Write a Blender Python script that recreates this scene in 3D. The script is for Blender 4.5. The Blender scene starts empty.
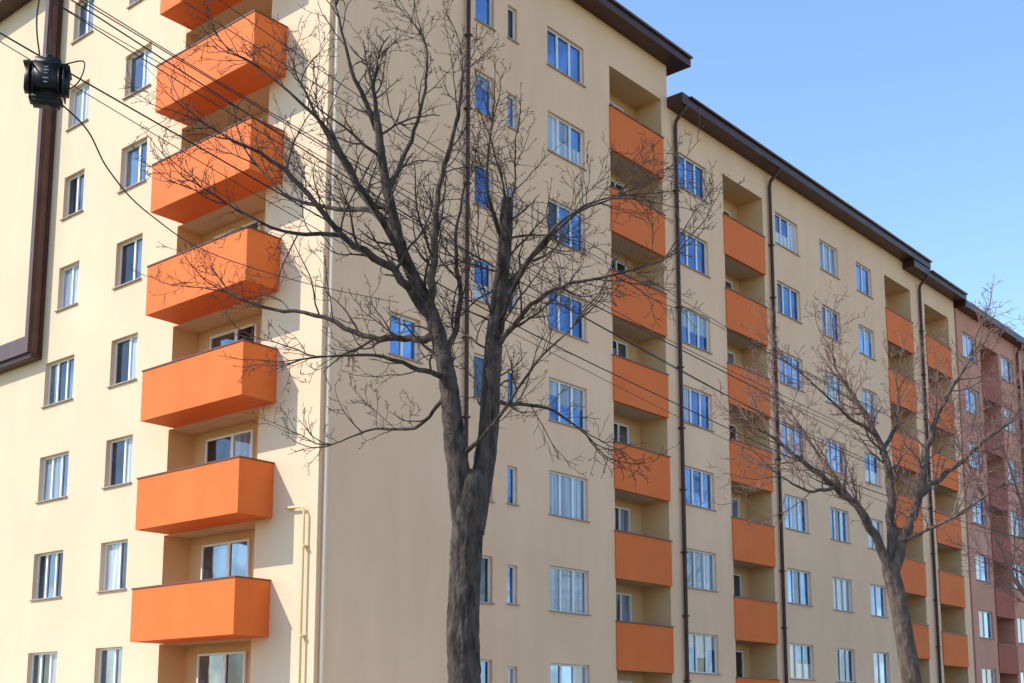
import bpy, math, random
from mathutils import Vector, Matrix, noise
rnd = random.Random(7)
H = 1.6
# ------------------------------------------------------------------ helpers
class Frame:
    def __init__(s, o, d, n):
        s.o = Vector((o[0], o[1], 0)); s.d = Vector((d[0], d[1], 0)); s.n = Vector((n[0], n[1], 0))
    def p(s, a, b, z):
        v = s.o + s.d*a + s.n*b
        return (v.x, v.y, z+H)
U = (.649, .7608); N2 = (.7608, -.649)
V = (-.7608, .649); N1 = (-.649, -.7608)
K = (-4.34, 28.05)
FB = Frame(K, U, N2)
FM = Frame((K[0]-1.288*N2[0], K[1]-1.288*N2[1]), U, N2)
FL = Frame(K, V, N1)
FG = Frame((0, 0), U, (-N2[0], -N2[1]))

class MB:
    def __init__(s): s.v=[]; s.f=[]; s.m=[]; s.mats=[]; s.sm=[]
    def mi(s, mat):
        if mat not in s.mats: s.mats.append(mat)
        return s.mats.index(mat)
    def face(s, pts, mat, smooth=False):
        i=len(s.v); s.v.extend([tuple(p) for p in pts]); s.f.append(tuple(range(i,i+len(pts)))); s.m.append(s.mi(mat)); s.sm.append(smooth)
    def box(s, F, a0,a1,b0,b1,z0,z1, mat):
        c=[F.p(a,b,z) for z in (z0,z1) for b in (b0,b1) for a in (a0,a1)]
        i=len(s.v); s.v.extend(c); k=s.mi(mat)
        for q in ((0,1,3,2),(4,6,7,5),(0,4,5,1),(2,3,7,6),(0,2,6,4),(1,5,7,3)):
            s.f.append(tuple(i+x for x in q)); s.m.append(k); s.sm.append(False)
    def tube(s, pts, rad, sides, mat, cap=True, ridge=0.0):
        n=len(pts); k=s.mi(mat); base=len(s.v)
        pts=[Vector(p) for p in pts]
        t=(pts[1]-pts[0]).normalized()
        ref=Vector((1,0,0)) if abs(t.x)<.8 else Vector((0,1,0))
        x=t.cross(ref).normalized(); run=0
        for i in range(n):
            if i: run+=(pts[i]-pts[i-1]).length
            if i==0: t=pts[1]-pts[0]
            elif i==n-1: t=pts[-1]-pts[-2]
            else: t=pts[i+1]-pts[i-1]
            if t.length<1e-9: t=Vector((0,0,1))
            t.normalize()
            x=(x-t*x.dot(t))
            if x.length<1e-6: x=t.orthogonal()
            x.normalize(); y=t.cross(x)
            for j in range(sides):
                a=2*math.pi*j/sides; r=rad[i]
                if ridge>0:
                    q=Vector((math.cos(a)*rad[i]*26,math.sin(a)*rad[i]*26,run*4.5))
                    q2=Vector((math.cos(a)*2.2,math.sin(a)*2.2,run*1.6+7))
                    r=r*(1+.05*noise.noise(q2))-ridge*abs(noise.noise(q))*1.6-ridge*.5*abs(noise.noise(q*2.7))+ridge*.5
                s.v.append(tuple(pts[i]+(x*math.cos(a)+y*math.sin(a))*r))
        for i in range(n-1):
            for j in range(sides):
                j2=(j+1)%sides
                s.f.append((base+i*sides+j,base+i*sides+j2,base+(i+1)*sides+j2,base+(i+1)*sides+j)); s.m.append(k); s.sm.append(True)
        if cap:
            s.f.append(tuple(base+(n-1)*sides+j for j in range(sides))); s.m.append(k); s.sm.append(False)
    def build(s, name, parent=None):
        me=bpy.data.meshes.new(name); me.from_pydata(s.v,[],s.f)
        for m in s.mats: me.materials.append(m)
        me.polygons.foreach_set('material_index', s.m)
        me.polygons.foreach_set('use_smooth', s.sm)
        me.update()
        ob=bpy.data.objects.new(name, me); bpy.context.scene.collection.objects.link(ob)
        if parent:
            ob.parent=parent; ob.matrix_parent_inverse=Matrix.Translation(-parent.location)
        return ob
def empty(name, loc):
    e=bpy.data.objects.new(name,None); e.location=loc; bpy.context.scene.collection.objects.link(e); return e

# ------------------------------------------------------------------ materials
def newmat(name):
    m=bpy.data.materials.new(name); m.use_nodes=True
    nt=m.node_tree; b=nt.nodes['Principled BSDF']; return m,nt,b
def mottled(name, c1, c2, scale=1.5, rough=.85, bump=.2, bscale=60, streak=0.0, spec=.3, detail=6, zs=1.0):
    m,nt,b=newmat(name); N=nt.nodes; L=nt.links
    g=N.new('ShaderNodeNewGeometry')
    mz=N.new('ShaderNodeMapping'); mz.inputs['Scale'].default_value=(1,1,zs); L.new(g.outputs['Position'],mz.inputs['Vector']); pos=mz.outputs['Vector']
    n=N.new('ShaderNodeTexNoise'); n.inputs['Scale'].default_value=scale; n.inputs['Detail'].default_value=detail
    L.new(pos, n.inputs['Vector'])
    r=N.new('ShaderNodeValToRGB'); r.color_ramp.elements[0].position=.3; r.color_ramp.elements[1].position=.7
    r.color_ramp.elements[0].color=(*c1,1); r.color_ramp.elements[1].color=(*c2,1)
    L.new(n.outputs['Fac'], r.inputs['Fac']); col=r.outputs['Color']
    if streak>0:
        mp=N.new('ShaderNodeMapping'); mp.inputs['Scale'].default_value=(1.2,1.2,.25)
        L.new(g.outputs['Position'], mp.inputs['Vector'])
        n2=N.new('ShaderNodeTexNoise'); n2.inputs['Scale'].default_value=1.1; n2.inputs['Detail'].default_value=9
        L.new(mp.outputs['Vector'], n2.inputs['Vector'])
        r2=N.new('ShaderNodeValToRGB'); r2.color_ramp.elements[0].position=.3; r2.color_ramp.elements[1].position=.7
        r2.color_ramp.elements[0].color=(1-streak,1-streak*1.1,1-streak*1.25,1); r2.color_ramp.elements[1].color=(1,1,1,1)
        L.new(n2.outputs['Fac'], r2.inputs['Fac'])
        mx=N.new('ShaderNodeMix'); mx.data_type='RGBA'; mx.blend_type='MULTIPLY'; mx.inputs['Factor'].default_value=1
        L.new(col, mx.inputs['A']); L.new(r2.outputs['Color'], mx.inputs['B']); col=mx.outputs['Result']
    L.new(col, b.inputs['Base Color'])
    b.inputs['Roughness'].default_value=rough; b.inputs['Specular IOR Level'].default_value=spec
    if bump>0:
        n3=N.new('ShaderNodeTexNoise'); n3.inputs['Scale'].default_value=bscale; n3.inputs['Detail'].default_value=4
        L.new(pos, n3.inputs['Vector'])
        bp=N.new('ShaderNodeBump'); bp.inputs['Strength'].default_value=bump; bp.inputs['Distance'].default_value=.02
        L.new(n3.outputs['Fac'], bp.inputs['Height']); L.new(bp.outputs['Normal'], b.inputs['Normal'])
    return m
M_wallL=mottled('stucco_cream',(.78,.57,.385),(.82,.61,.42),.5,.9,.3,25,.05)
M_wallR=mottled('stucco_shade_side',(.93,.575,.355),(.97,.61,.385),.45,.9,.3,25,.07)  # same building's stucco on the shaded side; base colour warmed and brightened against the shade
M_wallP=mottled('stucco_pink',(.66,.28,.19),(.74,.34,.24),.5,.9,.25,25,.05)
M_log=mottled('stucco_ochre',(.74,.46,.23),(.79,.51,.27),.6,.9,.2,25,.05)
M_or=mottled('paint_orange',(.84,.165,.03),(.88,.19,.038),.8,.75,.15,30,.06)
M_mar=mottled('paint_maroon',(.40,.08,.05),(.47,.10,.06),.8,.7,.1,30,.05)
M_cap=mottled('coping_brown_metal',(.14,.055,.04),(.18,.07,.05),2,.45,.05,30)
M_brown=mottled('fascia_brown_metal',(.055,.022,.018),(.085,.034,.027),2,.4,.05,30)
M_brown2=mottled('frame_brown_steel',(.11,.055,.042),(.15,.075,.058),2,.4,.05,30)
M_pvc=mottled('window_frame_pvc',(.78,.78,.78),(.84,.84,.84),3,.35,0)
M_sill=mottled('sill_metal',(.36,.27,.21),(.42,.32,.26),3,.5,0)
M_slab=mottled('concrete_slab',(.66,.48,.31),(.74,.55,.37),1,.9,.2,25,.06)
M_yel=mottled('gas_pipe_paint',(.80,.60,.28),(.84,.64,.32),3,.5,0)
M_crpipe=mottled('cream_pipe',(.84,.64,.44),(.88,.68,.48),3,.5,0)
M_dark=mottled('black_plastic',(.012,.012,.014),(.02,.02,.022),8,.45,.1,60)
M_cable=mottled('cable_rubber',(.02,.018,.018),(.035,.03,.03),8,.6,0)
M_mark=mottled('mark_grey',(.45,.45,.45),(.5,.5,.5),8,.6,0)
M_bark=mottled('bark_grey_brown',(.022,.016,.012),(.13,.092,.073),11,.95,1.0,40,0,zs=.35)
M_twig=mottled('twig_brown',(.06,.038,.03),(.10,.065,.05),3,.9,0)
M_bark2=mottled('bark_brown',(.06,.038,.028),(.17,.12,.095),11,.95,.9,30,0,zs=.35)
M_twig2=mottled('twig_reddish',(.22,.12,.095),(.30,.17,.14),3,.9,0)
M_twig3=mottled('twig_red',(.32,.14,.12),(.42,.20,.17),3,.9,0)
M_asph=mottled('asphalt',(.045,.045,.047),(.065,.063,.06),4,.9,.4,80)
M_pave=mottled('paving_concrete',(.40,.37,.33),(.48,.45,.40),3,.9,.3,40)
M_kerb=mottled('kerb_stone',(.38,.37,.35),(.44,.43,.41),3,.9,.3,40)
M_grass=mottled('dry_grass',(.10,.11,.035),(.20,.17,.08),1.2,.95,.8,30)
M_soil=mottled('soil',(.08,.055,.04),(.12,.09,.065),4,.95,.8,30)
M_paint=mottled('road_paint',(.72,.72,.70),(.80,.80,.78),4,.7,0)
M_conc=mottled('pole_concrete',(.34,.33,.31),(.42,.41,.39),3,.9,.3,30)

def glass(name, base, metallic, rough):
    m,nt,b=newmat(name); N=nt.nodes; L=nt.links
    b.inputs['Base Color'].default_value=(*base,1); b.inputs['Metallic'].default_value=metallic
    b.inputs['Roughness'].default_value=rough; b.inputs['Specular IOR Level'].default_value=.9
    g=N.new('ShaderNodeNewGeometry'); n=N.new('ShaderNodeTexNoise'); n.inputs['Scale'].default_value=1.6; n.inputs['Detail'].default_value=1
    L.new(g.outputs['Position'],n.inputs['Vector'])
    bp=N.new('ShaderNodeBump'); bp.inputs['Strength'].default_value=.12; bp.inputs['Distance'].default_value=.05
    L.new(n.outputs['Fac'],bp.inputs['Height']); L.new(bp.outputs['Normal'],b.inputs['Normal'])
    r=N.new('ShaderNodeValToRGB'); r.color_ramp.elements[0].position=.42; r.color_ramp.elements[1].position=.6
    r.color_ramp.elements[0].color=(base[0]*.55,base[1]*.55,base[2]*.6,1); r.color_ramp.elements[1].color=(*base,1)
    n4=N.new('ShaderNodeTexNoise'); n4.inputs['Scale'].default_value=.9; n4.inputs['Detail'].default_value=2; L.new(g.outputs['Position'],n4.inputs['Vector'])
    L.new(n4.outputs['Fac'],r.inputs['Fac']); L.new(r.outputs['Color'],b.inputs['Base Color'])
    return m
def curtain(name,c1,c2):
    m,nt,b=newmat(name); N=nt.nodes; L=nt.links
    g=N.new('ShaderNodeNewGeometry'); mp=N.new('ShaderNodeMapping'); mp.inputs['Scale'].default_value=(9,9,.3)
    L.new(g.outputs['Position'],mp.inputs['Vector'])
    n=N.new('ShaderNodeTexNoise'); n.inputs['Scale'].default_value=1; n.inputs['Detail'].default_value=3
    L.new(mp.outputs['Vector'],n.inputs['Vector'])
    r=N.new('ShaderNodeValToRGB'); r.color_ramp.elements[0].position=.38; r.color_ramp.elements[1].position=.6
    r.color_ramp.elements[0].color=(*c1,1); r.color_ramp.elements[1].color=(*c2,1)
    L.new(n.outputs['Fac'],r.inputs['Fac']); L.new(r.outputs['Color'],b.inputs['Base Color'])
    b.inputs['Roughness'].default_value=.6; b.inputs['Coat Weight'].default_value=1; b.inputs['Coat Roughness'].default_value=.03; b.inputs['Coat IOR'].default_value=1.8
    return m
G_blue=glass('window_glass_blue',(.19,.31,.52),.9,.04)
G_blue2=glass('window_glass_deep_blue',(.10,.18,.34),.9,.04)
G_dark=glass('window_glass_dark',(.07,.08,.10),.7,.05)
G_mid=glass('window_glass_grey',(.24,.29,.36),.8,.06)
G_cur=curtain('window_glass_net_curtain',(.22,.25,.30),(.55,.58,.62))
G_cur2=curtain('window_glass_curtain_dim',(.07,.10,.16),(.26,.32,.42))

# ------------------------------------------------------------------ architecture parts
def facade(mb,F,a0,a1,z0,z1,ops,mat):
    A=sorted(set([a0,a1]+[x for o in ops for x in (o[0],o[1])])); Z=sorted(set([z0,z1]+[x for o in ops for x in (o[2],o[3])]))
    A=[a for a in A if a0<=a<=a1]; Z=[z for z in Z if z0<=z<=z1]
    for i in range(len(A)-1):
        ac=(A[i]+A[i+1])/2
        col=[o for o in ops if o[0]<ac<o[1]]
        for j in range(len(Z)-1):
            zc=(Z[j]+Z[j+1])/2
            hit=any(o[2]<zc<o[3] for o in col)
            if not hit:
                mb.face([F.p(A[i],0,Z[j]),F.p(A[i+1],0,Z[j]),F.p(A[i+1],0,Z[j+1]),F.p(A[i],0,Z[j+1])],mat)
    for o in ops:
        x0,x1,y0,y1,d=o[:5]; rm=o[5] if len(o)>5 else mat; y0=max(y0,z0)
        mb.face([F.p(x0,0,y0),F.p(x0,-d,y0),F.p(x0,-d,y1),F.p(x0,0,y1)],rm)
        mb.face([F.p(x1,0,y0),F.p(x1,-d,y0),F.p(x1,-d,y1),F.p(x1,0,y1)],rm)
        mb.face([F.p(x0,0,y1),F.p(x1,0,y1),F.p(x1,-d,y1),F.p(x0,-d,y1)],rm)
        mb.face([F.p(x0,0,y0),F.p(x1,0,y0),F.p(x1,-d,y0),F.p(x0,-d,y0)],rm)
        if len(o)>6: mb.face([F.p(x0,-d,y0),F.p(x1,-d,y0),F.p(x1,-d,y1),F.p(x0,-d,y1)],rm)
def window(mb,F,a0,a1,z0,z1,d,splits,style='R',sill=True,proud=0):
    fw=.055
    b0=-d+proud; b1=b0+.07
    mb.box(F,a0,a1,b0,b1,z0,z0+fw,M_pvc); mb.box(F,a0,a1,b0,b1,z1-fw,z1,M_pvc)
    mb.box(F,a0,a0+fw,b0,b1-.001,z0+fw,z1-fw,M_pvc); mb.box(F,a1-fw,a1,b0,b1-.001,z0+fw,z1-fw,M_pvc)
    xs=[a0+fw]+[a0+(a1-a0)*s for s in splits]+[a1-fw]
    for s in xs[1:-1]: mb.box(F,s-.04,s+.04,b0,b1+.004,z0+fw,z1-fw,M_pvc)
    k=rnd.random(); cur=rnd.random()
    for i in range(len(xs)-1):
        q=rnd.random()
        if style=='R':
            base=G_blue if k<.55 else (G_blue2 if k<.85 else G_cur2)
            m=base if q<.8 else rnd.choice([G_cur2,G_dark,G_cur,G_blue2])
        elif style=='L': m=rnd.choice([G_mid,G_cur,G_mid,G_cur2,G_dark])
        elif style=='D': m=rnd.choice([G_dark,G_dark,G_mid,G_cur2])
        else: m=rnd.choice([G_blue,G_cur,G_cur2])
        j=[rnd.uniform(-.006,.006) for _ in range(4)]
        g=b0+.035; L_=xs[i]; R_=xs[i+1]
        zt=z1-fw
        if style=='R' and cur<.3 and z1-z0<1.6:
            zm=z0+fw+(zt-z0-fw)*(.35+.4*rnd.random()) if cur<.15 else z0+fw+(zt-z0-fw)*.45
            mb.face([F.p(L_,g,z0+fw),F.p(R_,g,z0+fw),F.p(R_,g,zm),F.p(L_,g,zm)],m if cur<.15 else G_cur)
            mb.face([F.p(L_,g,zm),F.p(R_,g,zm),F.p(R_,g,zt),F.p(L_,g,zt)],G_cur2 if cur<.15 else m)
        else:
            mb.face([F.p(L_,g+j[0],z0+fw),F.p(R_,g+j[1],z0+fw),F.p(R_,g+j[1]+j[2],zt),F.p(L_,g+j[0]+j[2],zt)],m)
        mb.box(F,L_+.0,L_+.018,g+.008,b1-.012,z0+fw,z1-fw,M_pvc)
    if sill: mb.box(F,a0-.05,a1+.05,b1,.06,z0-.012,z0+.02,M_sill)

bld=empty('apartment_building',(K[0],K[1],0))
walls=MB(); wins=MB(); balc=MB(); trim=MB()
GZ=-1.6
# ---------- left facade
ROOF1=22.85
opsL=[]
def sL(a0,a1,zc,h,sp):
    opsL.append((a0,a1,zc-h/2,zc+h/2,.2)); window(wins,FL,a0,a1,zc-h/2,zc+h/2,.2,sp,'L')
for k in range(-1,5+2):
    zc=1.42+2.8*k
    if zc-.7<GZ: continue
    sL(7.46,8.72,zc,1.32,(.42,))
for k in range(0,8):
    zc=1.42+2.8*k
    if k<=3: sL(10.6,12.15,zc,1.32,(.36,.68))
    else: sL(10.62,11.7,zc,1.32,(.5,))
sL(7.46,8.72,21.02,1.32,(.42,))
for k in range(0,8):
    zc=1.42+2.8*k
    sL(18.2,19.4,zc,1.32,(.5,))
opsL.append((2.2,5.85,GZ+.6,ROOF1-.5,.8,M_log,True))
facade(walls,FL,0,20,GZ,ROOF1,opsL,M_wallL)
for k in range(-1,7):
    top=3.33+2.74*k; bot=top-1.27; fl=bot+.16
    if top>ROOF1-1: continue
    a0,a1,b=1.57,5.6,1.0
    balc.box(FL,a0+.02,a1-.02,-.002,b-.02,bot+.006,bot+.15,M_or)
    balc.box(FL,2.2,5.85,-.8,-.004,bot,bot+.15,M_slab)
    balc.box(FL,a0,a1,b-.1,b,bot,top,M_or)
    balc.box(FL,a0,a0+.1,.0,b-.1,bot,top,M_or)
    balc.box(FL,a1-.1,a1,.0,b-.1,bot,top,M_or)
    balc.box(FL,a0-.02,a1+.02,b-.12,b+.02,top,top+.035,M_cap)
    balc.box(FL,a0-.02,a0+.12,.0,b-.12,top,top+.035,M_cap)
    balc.box(FL,a1-.12,a1+.02,.0,b-.12,top,top+.035,M_cap)
    window(wins,FL,3.35,4.15,fl+.02,fl+2.35,.8,(),'D',False,.01)
    window(wins,FL,4.15,5.25,fl+.95,fl+2.35,.8,(),'D',False,.01)
# ---------- bay (blank end of street facade)
opsB=[(2.15,3.2,8.9,10.0,.2)]
window(wins,FB,2.15,3.2,8.9,10.0,.2,(.5,),'R')
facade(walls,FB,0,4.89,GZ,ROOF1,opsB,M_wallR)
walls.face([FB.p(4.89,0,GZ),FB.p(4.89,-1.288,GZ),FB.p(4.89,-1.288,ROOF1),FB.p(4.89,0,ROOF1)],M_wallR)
# ---------- block 1 main facade
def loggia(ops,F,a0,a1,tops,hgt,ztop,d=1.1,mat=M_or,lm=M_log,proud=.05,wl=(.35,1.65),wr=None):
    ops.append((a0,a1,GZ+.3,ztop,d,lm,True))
    for top in tops:
        bot=top-hgt; fl=bot+.25
        balc.box(F,a0,a1,-d,-.075,bot+.05,bot+.24,M_slab)
        balc.box(F,a0-.03,a1+.03,proud-.12,proud,bot,top,mat)
        balc.box(F,a0-.05,a1+.05,proud-.15,proud+.03,top,top+.04,M_cap)
        hgtw=min(fl+2.3,ztop-.1)
        if top<ztop:
            window(wins,F,a0+wl[0],a0+wl[0]+.75,fl+.02,hgtw,d,(),'D',False,.01)
            window(wins,F,a0+wl[0]+.75,a0+wl[1]+.6,fl+.95,hgtw,d,(.5,),'D',False,.01)
opsM=[]
def wR(ops,F,ac,w,zc,h,sp,style='R'):
    ops.append((ac-w/2,ac+w/2,zc-h/2,zc+h/2,.17)); window(wins,F,ac-w/2,ac+w/2,zc-h/2,zc+h/2,.17,sp,style)
for k in range(0,8):
    zc=1.17+2.8*k
    wR(opsM,FM,6.98,.8,zc,1.3,())
    wR(opsM,FM,8.22,.42,zc-.05,1.1,())
    wR(opsM,FM,10.8,1.85,zc,1.32,(.33,.66))
loggia(opsM,FM,13.1,16.12,[3.2+2.8*k for k in range(-1,7)],1.46,21.45)
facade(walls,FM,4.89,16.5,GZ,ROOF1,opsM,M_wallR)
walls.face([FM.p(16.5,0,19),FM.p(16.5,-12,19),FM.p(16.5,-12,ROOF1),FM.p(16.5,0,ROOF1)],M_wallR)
# ---------- block 2
ROOF2=21.3; ops2=[]
for k in range(-1,7):
    zc=2.45+2.8*k
    if zc-.66<GZ: continue
    wR(ops2,FM,18.05,1.85,zc,1.32,(.33,.66))
    wR(ops2,FM,24.9,1.85,zc,1.32,(.33,.66))
    wR(ops2,FM,28.5,1.65,zc,1.32,(.33,.66))
    wR(ops2,FM,31.8,1.5,zc,1.32,(.5,))
loggia(ops2,FM,20.1,23.0,[4.5+2.8*k for k in range(-2,6)],1.48,20.1)
loggia(ops2,FM,33.9,36.7,[4.5+2.8*k for k in range(-2,6)],1.48,20.1)
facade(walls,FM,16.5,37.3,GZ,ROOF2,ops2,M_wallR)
ROOF3=20.95; ops3=[]
loggia(ops3,FM,38.3,41.2,[4.3+2.8*k for k in range(-2,6)],1.48,19.9)
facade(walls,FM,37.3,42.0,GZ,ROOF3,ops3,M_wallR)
# bodies, returns, roofs
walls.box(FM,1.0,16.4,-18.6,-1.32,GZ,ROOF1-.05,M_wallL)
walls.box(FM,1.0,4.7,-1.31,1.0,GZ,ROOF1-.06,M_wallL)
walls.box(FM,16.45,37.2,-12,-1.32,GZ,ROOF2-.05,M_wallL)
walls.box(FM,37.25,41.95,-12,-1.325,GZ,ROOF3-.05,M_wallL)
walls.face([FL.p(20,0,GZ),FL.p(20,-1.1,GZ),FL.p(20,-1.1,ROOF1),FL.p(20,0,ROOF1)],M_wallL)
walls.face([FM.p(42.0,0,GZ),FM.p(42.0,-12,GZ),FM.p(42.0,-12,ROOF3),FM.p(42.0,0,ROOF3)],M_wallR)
ov=.62
trim.box(FM,-ov,16.5+ov,-19.3,ov,ROOF1,ROOF1+.36,M_brown)
trim.box(FM,-ov,4.89+ov,ov,1.288+ov,ROOF1,ROOF1+.36,M_brown)
trim.box(FM,16.52,37.3+.5,-12.6,ov,ROOF2,ROOF2+.38,M_brown)
trim.box(FM,36.0,42.0+.3,-12.5,ov-.05,ROOF3,ROOF3+.34,M_brown)
trim.tube([FM.p(4.89+ov,ov+.05,ROOF1+.32),FM.p(16.5+ov,ov+.05,ROOF1+.32)],[.05,.05],8,M_brown)
trim.tube([FM.p(17.0,ov+.05,ROOF2+.34),FM.p(37.8,ov+.05,ROOF2+.34)],[.05,.05],8,M_brown)
trim.tube([FM.p(37.9,ov+.02,ROOF3+.28),FM.p(42.2,ov+.02,ROOF3+.28)],[.05,.05],8,M_brown)
def downpipe(F,a,ztop,r=.07,mat=M_brown,over=ov):
    trim.tube([F.p(a,over-.1,ztop+.1),F.p(a,over-.1,ztop-.05),F.p(a,.14,ztop-.4),F.p(a,.1,ztop-.6),F.p(a,.1,GZ+.3),F.p(a,.3,GZ+.12)],[r]*6,10,mat)
    z=GZ+1
    while z<ztop-1:
        trim.box(F,a-r-.02,a+r+.02,0.002,.1+r+.02,z,z+.05,mat); z+=2.1
downpipe(FM,16.85,ROOF2,.068); downpipe(FM,23.45,ROOF2,.068); downpipe(FM,37.6,ROOF3,.07)
downpipe(FB,4.78,ROOF1,.055)
trim.tube([FB.p(.16,.07,GZ),FB.p(.16,.07,ROOF1-.1)],[.05,.05],8,M_crpipe)
trim.tube([FL.p(.95,.01,4.95),FL.p(.95,.1,4.95),FL.p(.4,.1,4.92),FL.p(.34,.1,4.8),FL.p(.34,.1,GZ+.2)],[.03]*5,8,M_yel)
for z in (0,2,4): trim.box(FL,.28,.40,.002,.14,z,z+.04,M_yel)
# brown box-section duct with ledge on the left facade
w0,w1,zb,zt=12.42,16.6,10.8,22.8
trim.box(FL,w0,w0+.20,.003,.45,zb,zt,M_brown2)
trim.box(FL,w0+.20,w1,.003,.45,zb,zb+.5,M_brown2)
trim.box(FL,w0-.05,w0,.04,.12,zb,zt,M_brown); trim.box(FL,w0-.04,w0,.34,.42,zb,zt,M_brown)
trim.box(FL,w0-.03,w1,.003,.36,zb-.14,zb,M_brown)
walls.build('walls',bld); wins.build('windows',bld); balc.build('balconies',bld); trim.build('roof_eaves_and_pipes',bld)

# ---------- neighbouring pinkish building
nb=empty('apartment_building',FM.p(44,0,GZ))
walls=MB(); wins=MB(); balc=MB(); trim=MB()
ops4=[]; ROOF4=20.7
for k in range(-1,7):
    zc=2.2+2.8*k
    if zc-.66<GZ: continue
    for ac,w in ((43.9,1.85),(49.2,1.85),(56.5,1.85),(60,1.85),(67.5,1.85),(71,1.85)):
        wR(ops4,FM,ac,w,zc,1.35,(.5,),'P')
loggia(ops4,FM,45.3,47.9,[4.1+2.8*k for k in range(-2,6)],1.4,19.6,mat=M_mar,lm=M_wallP)
loggia(ops4,FM,51.5,54.5,[4.1+2.8*k for k in range(-2,6)],1.4,19.6,mat=M_mar,lm=M_wallP)
loggia(ops4,FM,62.5,65.5,[4.1+2.8*k for k in range(-2,6)],1.4,19.6,mat=M_mar,lm=M_wallP)
facade(walls,FM,42.25,78,GZ,ROOF4,ops4,M_wallP)
walls.box(FM,42.25,78,-12,-1.32,GZ,ROOF4-.05,M_wallP)
walls.face([FM.p(42.25,0,GZ),FM.p(42.25,-1.3,GZ),FM.p(42.25,-1.3,ROOF4),FM.p(42.25,0,ROOF4)],M_wallP)
walls.face([FM.p(78,0,GZ),FM.p(78,-1.3,GZ),FM.p(78,-1.3,ROOF4),FM.p(78,0,ROOF4)],M_wallP)
trim.box(FM,42.35,78.5,-12.5,.5,ROOF4,ROOF4+.35,M_brown)
downpipe(FM,50.6,ROOF4,.07,over=.5); downpipe(FM,61.6,ROOF4,.07,over=.5)
walls.build('walls',nb); wins.build('windows',nb); balc.build('balconies',nb); trim.build('roof_eaves_and_pipes',nb)

# ------------------------------------------------------------------ trees
def catmull(P,n):
    out=[]
    Q=[P[0]*2-P[1]]+P+[P[-1]*2-P[-2]]
    for i in range(1,len(Q)-2):
        for j in range(n):
            t=j/n; a,b,c,d=Q[i-1],Q[i],Q[i+1],Q[i+2]
            out.append(.5*((2*b)+(c-a)*t+(2*a-5*b+4*c-d)*t*t+(-a+3*b-3*c+d)*t**3))
    out.append(P[-1].copy()); return out
def rv(R): 
    while True:
        v=Vector((R.uniform(-1,1),R.uniform(-1,1),R.uniform(-1,1)))
        if .05<v.length<1: return v.normalized()
def grow(mb,R,p,d,length,r,level,cfg):
    seg={1:9,2:7,3:5}.get(level,4)
    pts=[p.copy()]; dirs=[d.normalized()]; step=length/seg; dd=d.normalized()
    for i in range(seg):
        dd=(dd+rv(R)*cfg['wob']+Vector((0,0,cfg['up']))).normalized()
        pts.append(pts[-1]+dd*step); dirs.append(dd.copy())
    tip=max(cfg['min']*.7,r*.3)
    rad=[r+(tip-r)*i/seg for i in range(seg+1)]
    mb.tube(pts,rad,{1:6,2:4}.get(level,3),cfg['twig'] if level>1 else cfg['bark'],False)
    if level>=cfg['maxl']: return
    sp=cfg['space'][level]
    n=max(2,int(length/sp)); 
    for i in range(n):
        f=.15+.85*(i+R.random())/n
        if f>=1: f=.99
        x=f*seg; j=int(x); q=pts[j].lerp(pts[j+1],x-j)
        side=rv(R); ax=dirs[j]
        side=(side-ax*side.dot(ax))
        if side.length<.1: continue
        side.normalize()
        ang=R.uniform(.5,1.1)
        nd=ax*math.cos(ang)+side*math.sin(ang)
        rr=max(cfg['min'],(r*(1-f)+tip*f)*R.uniform(.5,.7))
        grow(mb,R,q,nd,length*cfg['lr']*R.uniform(.5,1.15)*(1.15-.5*f),rr,level+1,cfg)
def limb(mb,R,P,r0,r1,cfg,sub=5,sides=10,spawn=.3,length=1.5,start=.15,jit=.03,bark=None,rj=.06,ridge=0):
    P=[Vector(p) for p in P]
    pts=catmull(P,sub); n=len(pts)
    rad=[]
    for i in range(n):
        f=i/(n-1); r=r0+(r1-r0)*f**.85
        if 0<i<n-1: pts[i]+=rv(R)*jit*min(1,r*12)
        rad.append(r*(1+R.uniform(-rj,rj)))
    mb.tube(pts,rad,sides,bark or cfg['bark'],True,ridge)
    if spawn<=0: return pts
    tot=sum((pts[i+1]-pts[i]).length for i in range(n-1))
    k=int(tot*(1-start)/spawn)
    for i in range(k):
        f=start+(1-start)*(i+R.random())/max(1,k)
        x=min(f*(n-1),n-1.01); j=int(x); q=pts[j].lerp(pts[j+1],x-j); ax=(pts[j+1]-pts[j]).normalized()
        side=rv(R); side=side-ax*side.dot(ax)
        if side.length<.1: continue
        side.normalize(); ang=R.uniform(.55,1.15)
        nd=ax*math.cos(ang)+side*math.sin(ang)+Vector((0,0,.15))
        rr=max(.008,min(.026,rad[j]*.42))*R.uniform(.6,1.1)
        grow(mb,R,q,nd,length*R.uniform(.35,1.1),rr,2 if R.random()<.45 else 1,cfg)
    for i in range(3):
        grow(mb,R,pts[-1],(pts[-1]-pts[-2]).normalized()+rv(R)*.4,length*R.uniform(.6,1.1),max(.01,r1*.6),1,cfg)
    return pts

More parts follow.
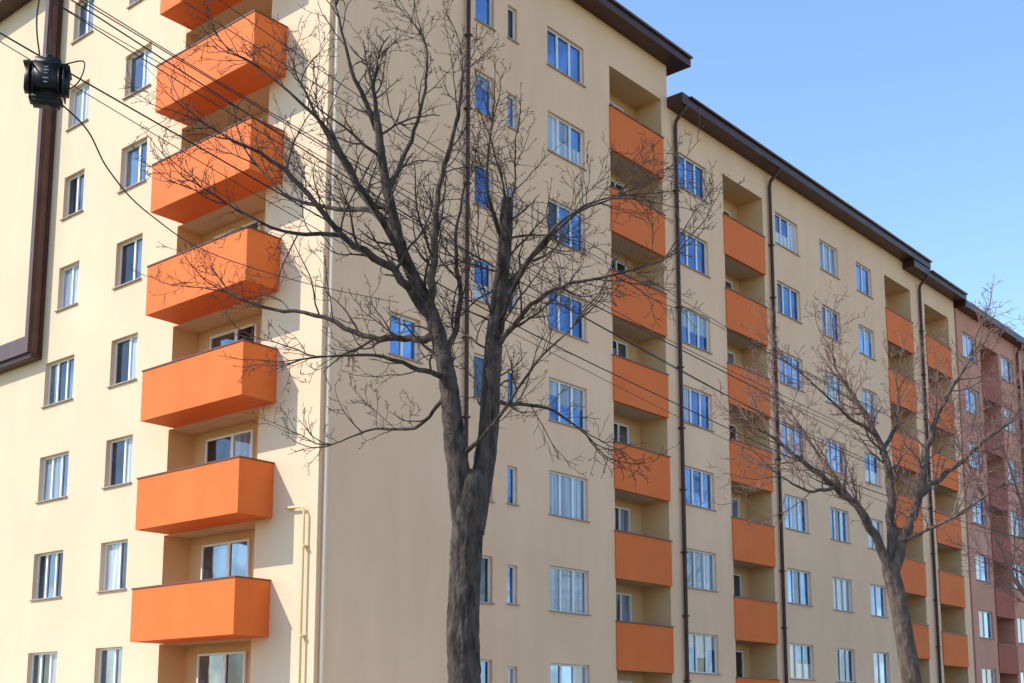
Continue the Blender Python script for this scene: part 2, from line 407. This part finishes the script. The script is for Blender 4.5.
# tree 1 (main)
R=random.Random(21)
cfg=dict(wob=.25,up=.05,min=.0038,twig=M_twig,bark=M_bark,maxl=4,space={1:.14,2:.14,3:.14},lr=.48)
t1=MB()
def T(x,z,dy=0,Y=15): return (x,Y+dy,z+H)
limb(t1,R,[T(-.59,-1.75),T(-.60,-1.2),T(-.585,-.4),T(-.555,.4),T(-.575,1.2),T(-.55,2.0),T(-.50,2.82)],.205,.18,cfg,26,72,0,jit=.002,rj=0,ridge=.018)
t1.tube(catmull([Vector(T(-.59,-1.75)),Vector(T(-.59,-1.55)),Vector(T(-.595,-1.2)),Vector(T(-.59,-.9))],6),[.40-.21*(i/18)**.5 for i in range(19)],48,M_bark,False,.016)
t1.tube(catmull([Vector(T(-.51,2.25)),Vector(T(-.51,2.45)),Vector(T(-.50,2.65)),Vector(T(-.49,2.88)),Vector(T(-.48,3.05))],5),[.13+.07*math.sin(math.pi*min(1,(i+2)/22)) for i in range(21)],48,M_bark,True,.014)
A=[T(-.56,2.3),T(-.70,3.5,-.05),T(-.80,4.3,.0),T(-1.0,5.06,.1),T(-1.36,5.84,.1),T(-1.58,6.76,0),T(-1.70,7.6,-.1)]
limb(t1,R,A,.148,.042,cfg,18,32,.28,1.2,.3,.006,rj=.01,ridge=.010)
B=[T(-.47,2.3),T(-.30,3.43,.1),T(-.235,4.56,.2),T(-.11,5.7,.15),T(-.06,6.56,.15)]
pB=catmull([Vector(p) for p in B],20)
t1.tube(pB,[.142-.068*i/(len(pB)-1) for i in range(len(pB))],32,M_bark,True,.010)
for i in range(20):
    q=pB[int(len(pB)*R.uniform(.3,.99))]; d=rv(R); d.z=abs(d.z)*.8+.15
    grow(t1,R,q,d,R.uniform(.5,1.7),.016,1 if R.random()<.5 else 2,cfg)
limbs=[
 ([T(-1.0,5.0,.1),T(-1.45,5.5,-.2),T(-2.05,5.85,-.4),T(-2.75,6.65,-.5),T(-3.45,7.0,-.7)],.068,.018),
 ([T(-.9,4.7,0),T(-1.35,4.78,.3),T(-1.85,4.85,.4),T(-2.5,5.2,.6),T(-3.2,5.35,.8),T(-3.7,5.6,.9)],.055,.013),
 ([T(-.80,4.2,0),T(-1.1,4.2,-.4),T(-1.6,4.3,-.6),T(-2.1,4.2,-.9)],.042,.011),
 ([T(-1.45,6.1,.1),T(-1.9,6.7,.4),T(-2.35,7.5,.5),T(-2.75,8.3,.5)],.055,.014),
 ([T(-1.58,6.6,0),T(-1.35,7.3,.4),T(-1.15,8.1,.5),T(-1.1,8.7,.4)],.042,.013),
 ([T(-1.7,7.4,0),T(-2.0,8.1,-.3),T(-2.2,8.9,-.3)],.038,.011),
 ([T(-1.25,5.6,.1),T(-1.75,6.3,-.5),T(-2.2,7.0,-.9),T(-2.9,7.6,-1.1)],.046,.012),
 ([T(-1.0,5.0,.1),T(-.95,5.7,-.3),T(-.9,6.5,-.3),T(-.68,7.2,-.5),T(-.6,7.9,-.5)],.058,.014),
 ([T(-.82,4.4,0),T(-.65,5.2,.3),T(-.72,6.1,.5),T(-.62,6.9,.6)],.046,.013),
 ([T(-.23,4.6,.2),T(.15,5.0,-.1),T(.6,5.25,-.3),T(1.15,5.3,-.5),T(1.75,5.45,-.6)],.038,.010),
 ([T(-.15,5.3,.15),T(.3,5.9,.3),T(.8,6.5,.5),T(1.3,6.8,.7)],.04,.010),
 ([T(-.28,3.9,.1),T(.1,4.0,.5),T(.55,3.95,.7),T(.95,3.7,.9)],.033,.010),
 ([T(-.10,5.9,.15),T(-.3,6.5,-.2),T(-.25,7.3,-.4)],.033,.010),
 ([T(-1.5,6.4,.0),T(-2.1,6.6,.6),T(-2.9,6.9,.9),T(-3.4,7.4,1.0)],.042,.011),
 ([T(-2.0,5.85,-.4),T(-2.7,5.75,-.8),T(-3.3,6.0,-1.0)],.033,.010),
 ([T(-.62,3.2,-.05),T(-.2,3.5,-.5),T(.25,4.1,-.9),T(.7,4.5,-1.1)],.033,.009),
 ([T(-.8,4.0,0),T(-1.2,3.7,.5),T(-1.75,3.75,.8),T(-2.3,3.6,1.0)],.03,.009),
 ([T(-.2,4.9,.2),T(.25,5.6,-.5),T(.75,6.0,-.8),T(1.2,6.1,-1.0)],.033,.009),
]
for P,a,b in limbs: limb(t1,R,P,a,b,cfg,5,8,.22,1.15,.12,.05)
t1.build('bare_tree')

# tree 2
R=random.Random(5)
cfg2=dict(wob=.24,up=.06,min=.006,twig=M_twig2,bark=M_bark2,maxl=4,space={1:.16,2:.16,3:.17},lr=.47)
t2=MB()
def T2(x,z,dy=0): return (x,25+dy,z+H)
limb(t2,R,[T2(7.9,-1.75),T2(7.86,-.4),T2(7.78,.9),T2(7.6,2.4),T2(7.45,3.2)],.215,.16,cfg2,24,40,0,jit=.003,rj=0,ridge=.015)
t2.tube([T2(7.9,-1.7),T2(7.9,-1.5),T2(7.88,-1.2)],[.36,.30,.21],24,M_bark2,False)
for P,a,b in [
 ([T2(7.45,3.1),T2(6.95,4.1,-.2),T2(6.34,4.7,-.3),T2(5.66,5.2,-.5),T2(5.0,5.7,-.6)],.11,.025),
 ([T2(7.46,3.1),T2(7.6,4.5,.2),T2(7.49,5.7,.3),T2(7.07,6.6,.4),T2(6.7,7.3,.5)],.12,.025),
 ([T2(7.5,3.0),T2(8.0,4.5,-.2),T2(8.3,5.7,-.3),T2(8.7,6.6,-.4),T2(9.1,7.2,-.4)],.12,.025),
 ([T2(8.05,4.6,-.2),T2(8.8,5.1,.3),T2(9.8,5.9,.5),T2(10.5,6.4,.6)],.07,.02),
 ([T2(6.9,4.15,-.2),T2(6.3,5.4,.4),T2(5.8,6.4,.7)],.06,.018),
 ([T2(7.5,5.5,.3),T2(8.0,6.3,.8),T2(8.1,7.0,1.0)],.055,.018),
 ([T2(6.4,4.7,-.3),T2(5.7,4.5,-.9),T2(5.1,4.7,-1.3)],.045,.014),
 ([T2(7.5,3.6,.1),T2(8.3,3.9,-.8),T2(9.2,4.5,-1.4)],.05,.014),
 ([T2(7.4,5.9,.3),T2(6.6,6.2,-.3),T2(5.8,6.8,-.7)],.045,.014),
]: limb(t2,R,P,a,b,cfg2,5,8,.2,1.5,.15,.05)
t2.build('bare_tree')

def bigtree(x,y,h,seed,cfg,r=.26,spawn=.3):
    R=random.Random(seed); t=MB()
    b=Vector((x,y,-.1)); top=Vector((x+R.uniform(-.3,.3),y,h*.3))
    limb(t,R,[b,b.lerp(top,.5)+rv(R)*.08,top],r,r*.75,cfg,5,12,0,rj=.02,jit=.015)
    for i in range(12):
        a=i*2.4+R.random()*.5; sp=R.uniform(.2,.38)*h if i<9 else .06*h
        hh=h*R.uniform(.75,.90) if i%2 else h*R.uniform(.5,.78)
        e=Vector((x+math.cos(a)*sp,y+math.sin(a)*sp,hh))
        m1=top.lerp(e,.33)+Vector((math.cos(a),math.sin(a),-.2))*.04*h
        m2=top.lerp(e,.7)+rv(R)*.3
        limb(t,R,[top-Vector((0,0,R.uniform(0,.5))),m1,m2,e],r*.34,.018,cfg,5,7,spawn,h*.16,.12,.05)
    t.build('bare_tree')
cfg3=dict(wob=.2,up=.07,min=.0055,twig=M_twig3,bark=M_twig2,maxl=4,space={1:.22,2:.22,3:.25},lr=.48)
bigtree(15.4,34.5,12.8,3,cfg3,.24,.27)
cfg4=dict(cfg3); cfg4.update(min=.008,maxl=3)
bigtree(24.5,45,13.5,9,cfg4,.26,.2)

# ------------------------------------------------------------------ poles, cables, closure
def pole(x,y,h):
    m=MB()
    m.tube([(x,y,-.1),(x,y,h*.5),(x,y,h)],[.17,.14,.10],12,M_conc)
    F=Frame((x,y),N2,U)
    m.box(F,-.9,.9,-.05,.05,h-1.6-.5,h-1.6-.4,M_brown2); m.box(F,-.7,.7,-.051,.051,h-1.6-1.2,h-1.6-1.1,M_brown2)
    for a in (-.8,-.4,.4,.8):
        m.tube([F.p(a,0,h-1.6-.4),F.p(a,0,h-1.6-.3),F.p(a,0,h-1.6-.22)],[.03,.05,.03],8,M_mark)
    m.build('utility_pole')
PA=Vector((-5.5,10.0,0)); PBp=Vector((23.7,44.3,0))
pole(PA.x,PA.y,9.6); pole(PBp.x,PBp.y,9.6)
cab=MB(); R=random.Random(2)
n2=Vector((N2[0],N2[1],0))
for off,za,zb_,sag,r in [(-.8,9.25,8.9,1.35,.005),(-.4,9.25,8.9,1.55,.006),(.4,9.25,8.9,1.4,.005),(.8,9.25,8.9,1.7,.005),(0,8.9,8.3,1.9,.008),(.6,8.45,8.1,1.5,.006),(-.6,8.45,8.1,1.95,.005),(.2,8.6,8.2,1.75,.006),(-.1,8.2,7.9,1.8,.009)]:
    a=PA+n2*off; b=PBp+n2*off; pts=[]
    for i in range(61):
        t=i/60; p=a.lerp(b,t); p.z=za+(zb_-za)*t-sag*4*t*(1-t)+.02*math.sin(t*30+off*9); pts.append(p)
    cab.tube(pts,[r]*61,5,M_cable)
CL=Vector((-4.40,11.25,6.06+H))
def drop(P,r=.008):
    pts=catmull([Vector(p) for p in P],8); cab.tube(pts,[r]*len(pts),6,M_cable)
drop([(CL.x+.1,CL.y,CL.z-.2),(CL.x+.3,CL.y+.3,7.3),(-4.18,12.5,5.71+H),(-4.19,14,5.87+H),(-4.4,18,6.92+H),(-3.9,24,8.6+H),(-2.75,29.7,10.2+H)])
drop([(CL.x-.08,CL.y,CL.z+.2),(CL.x-.13,CL.y-.02,CL.z+.6),(CL.x-.10,CL.y-.1,CL.z+1.3),(CL.x-.4,CL.y-.5,CL.z+1.9),tuple(PA+Vector((0,0,9.0)))])
drop([(CL.x+.02,CL.y,CL.z+.2),(CL.x+.0,CL.y,CL.z+.7),(CL.x+.06,CL.y,CL.z+1.35)],.007)
drop([(CL.x+.12,CL.y,CL.z+.15),(CL.x+.30,CL.y+.1,CL.z+.24),(CL.x+.25,CL.y+.1,CL.z+.02),(CL.x+.1,CL.y,CL.z-.15)],.007)
cab.build('overhead_cables')

import bmesh
ce=empty('cable_splice_closure',CL)
def rbox(name,sx,sy,sz,loc,bev,mat,rot=0):
    me=bpy.data.meshes.new(name); bm=bmesh.new(); bmesh.ops.create_cube(bm,size=1)
    bmesh.ops.scale(bm,vec=(sx,sy,sz),verts=bm.verts); bmesh.ops.bevel(bm,geom=bm.edges[:]+bm.verts[:],offset=bev,segments=4,affect='EDGES')
    for f in bm.faces: f.smooth=True
    bm.to_mesh(me); bm.free(); me.materials.append(mat)
    ob=bpy.data.objects.new(name,me); ob.location=loc; ob.rotation_euler=(0,0,rot); ob.parent=ce; bpy.context.scene.collection.objects.link(ob)
rot=math.radians(14)
rbox('body',.40,.28,.42,(0,0,-.01),.085,M_dark,rot)
rbox('flange',.415,.295,.03,(0,0,.10),.012,M_dark,rot)
rbox('base_collar',.30,.22,.07,(0,0,-.22),.03,M_dark,rot)
for i,x in enumerate((-.15,-.11,.11,.15)): rbox('rib_%d'%i,.014,.295,.24,(x,x*math.tan(rot),-.04),.006,M_dark,rot)
rbox('top_clamp',.12,.08,.08,(0,0,.21),.02,M_dark,rot)
rbox('cable_port',.07,.07,.1,(.08,0,-.25),.02,M_dark,rot)
for i,(z,w) in enumerate(((.06,.07),(.03,.10),(-.0,.06),(-.05,.10),(-.09,.07))):
    rbox('mark_%d'%i,w*.5,.004,.012,(.034,-.1375,z),.001,M_mark,rot)

# ------------------------------------------------------------------ ground
def sheet(name,F,a0,a1,b0,b1,z,mat):
    m=MB(); m.face([F.p(a0,b0,z),F.p(a1,b0,z),F.p(a1,b1,z),F.p(a0,b1,z)],mat); return m.build(name)
g=MB(); S=3000; g.face([(-S,-S,-.12),(S,-S,-.12),(S,S,-.12),(-S,S,-.12)],M_grass); g.build('ground')
z0=GZ
sheet('road',FG,-300,300,2,9,z0-.116,M_asph)
rm=MB()
for i in range(-30,31): rm.face([FG.p(i*6,5.44,z0-.112),FG.p(i*6+3,5.44,z0-.112),FG.p(i*6+3,5.56,z0-.112),FG.p(i*6,5.56,z0-.112)],M_paint)
rm.build('road_markings')
s=MB()
s.box(FG,-300,300,9.15,12.5,z0-.2,z0,M_pave); s.box(FG,-300,300,9,9.147,z0-.2,z0+.005,M_kerb); s.build('pavement')
s=MB(); s.box(FG,-300,300,-2.5,1.85,z0-.2,z0,M_pave); s.box(FG,-300,300,1.853,2,z0-.2,z0+.005,M_kerb); s.build('pavement')
s=MB(); s.box(FG,-300,300,12.503,40,z0-.2,z0-.02,M_grass); s.build('lawn')
s=MB(); s.box(FL,-1.5,21.5,.003,3.5,GZ-.1,GZ+.01,M_pave); s.box(FB,0.003,42,.003,6.5,GZ-.1,GZ+.012,M_pave); s.build('building_apron_paving')
for i,(x,y) in enumerate(((-.58,15),(7.9,25),(15.4,34.5),(24.5,45))):
    m=MB(); F=Frame((x,y),U,N2); m.face([F.p(-.6,-.6,z0+.004),F.p(.6,-.6,z0+.004),F.p(.6,.6,z0+.004),F.p(-.6,.6,z0+.004)],M_soil); m.build('tree_pit')

# ------------------------------------------------------------------ light, sky, camera
al=math.radians(38); el=math.radians(42)
hx=math.cos(al)*N1[0]-math.sin(al)*N2[0]; hy=math.cos(al)*N1[1]-math.sin(al)*N2[1]
sd=Vector((hx*math.cos(el),hy*math.cos(el),math.sin(el))).normalized()
li=bpy.data.lights.new('sun','SUN'); li.energy=4.8; li.angle=math.radians(.5); li.color=(1,.94,.84)
lo=bpy.data.objects.new('sun',li); lo.rotation_euler=sd.to_track_quat('Z','Y').to_euler(); lo.location=(-30,-10,40); bpy.context.scene.collection.objects.link(lo)
w=bpy.data.worlds.new('World'); bpy.context.scene.world=w; w.use_nodes=True
nt=w.node_tree; bg=nt.nodes['Background']; sk=nt.nodes.new('ShaderNodeTexSky'); sk.sky_type='NISHITA'; sk.sun_disc=False
sk.sun_elevation=el; sk.sun_rotation=math.atan2(sd.x,sd.y); sk.air_density=1.3; sk.dust_density=.1; sk.ozone_density=4.8
nt.links.new(sk.outputs[0],bg.inputs[0]); bg.inputs[1].default_value=.28
cd=bpy.data.cameras.new('camera'); cd.sensor_width=36; cd.lens=1275/1024*36; cd.shift_y=.176; cd.clip_start=.1; cd.clip_end=6000
co=bpy.data.objects.new('camera',cd); co.location=(0,0,H); co.rotation_euler=(math.radians(99.2),0,0); bpy.context.scene.collection.objects.link(co)
sc=bpy.context.scene; sc.camera=co
sc.view_settings.view_transform='Standard'; sc.view_settings.look='None'; sc.view_settings.exposure=0
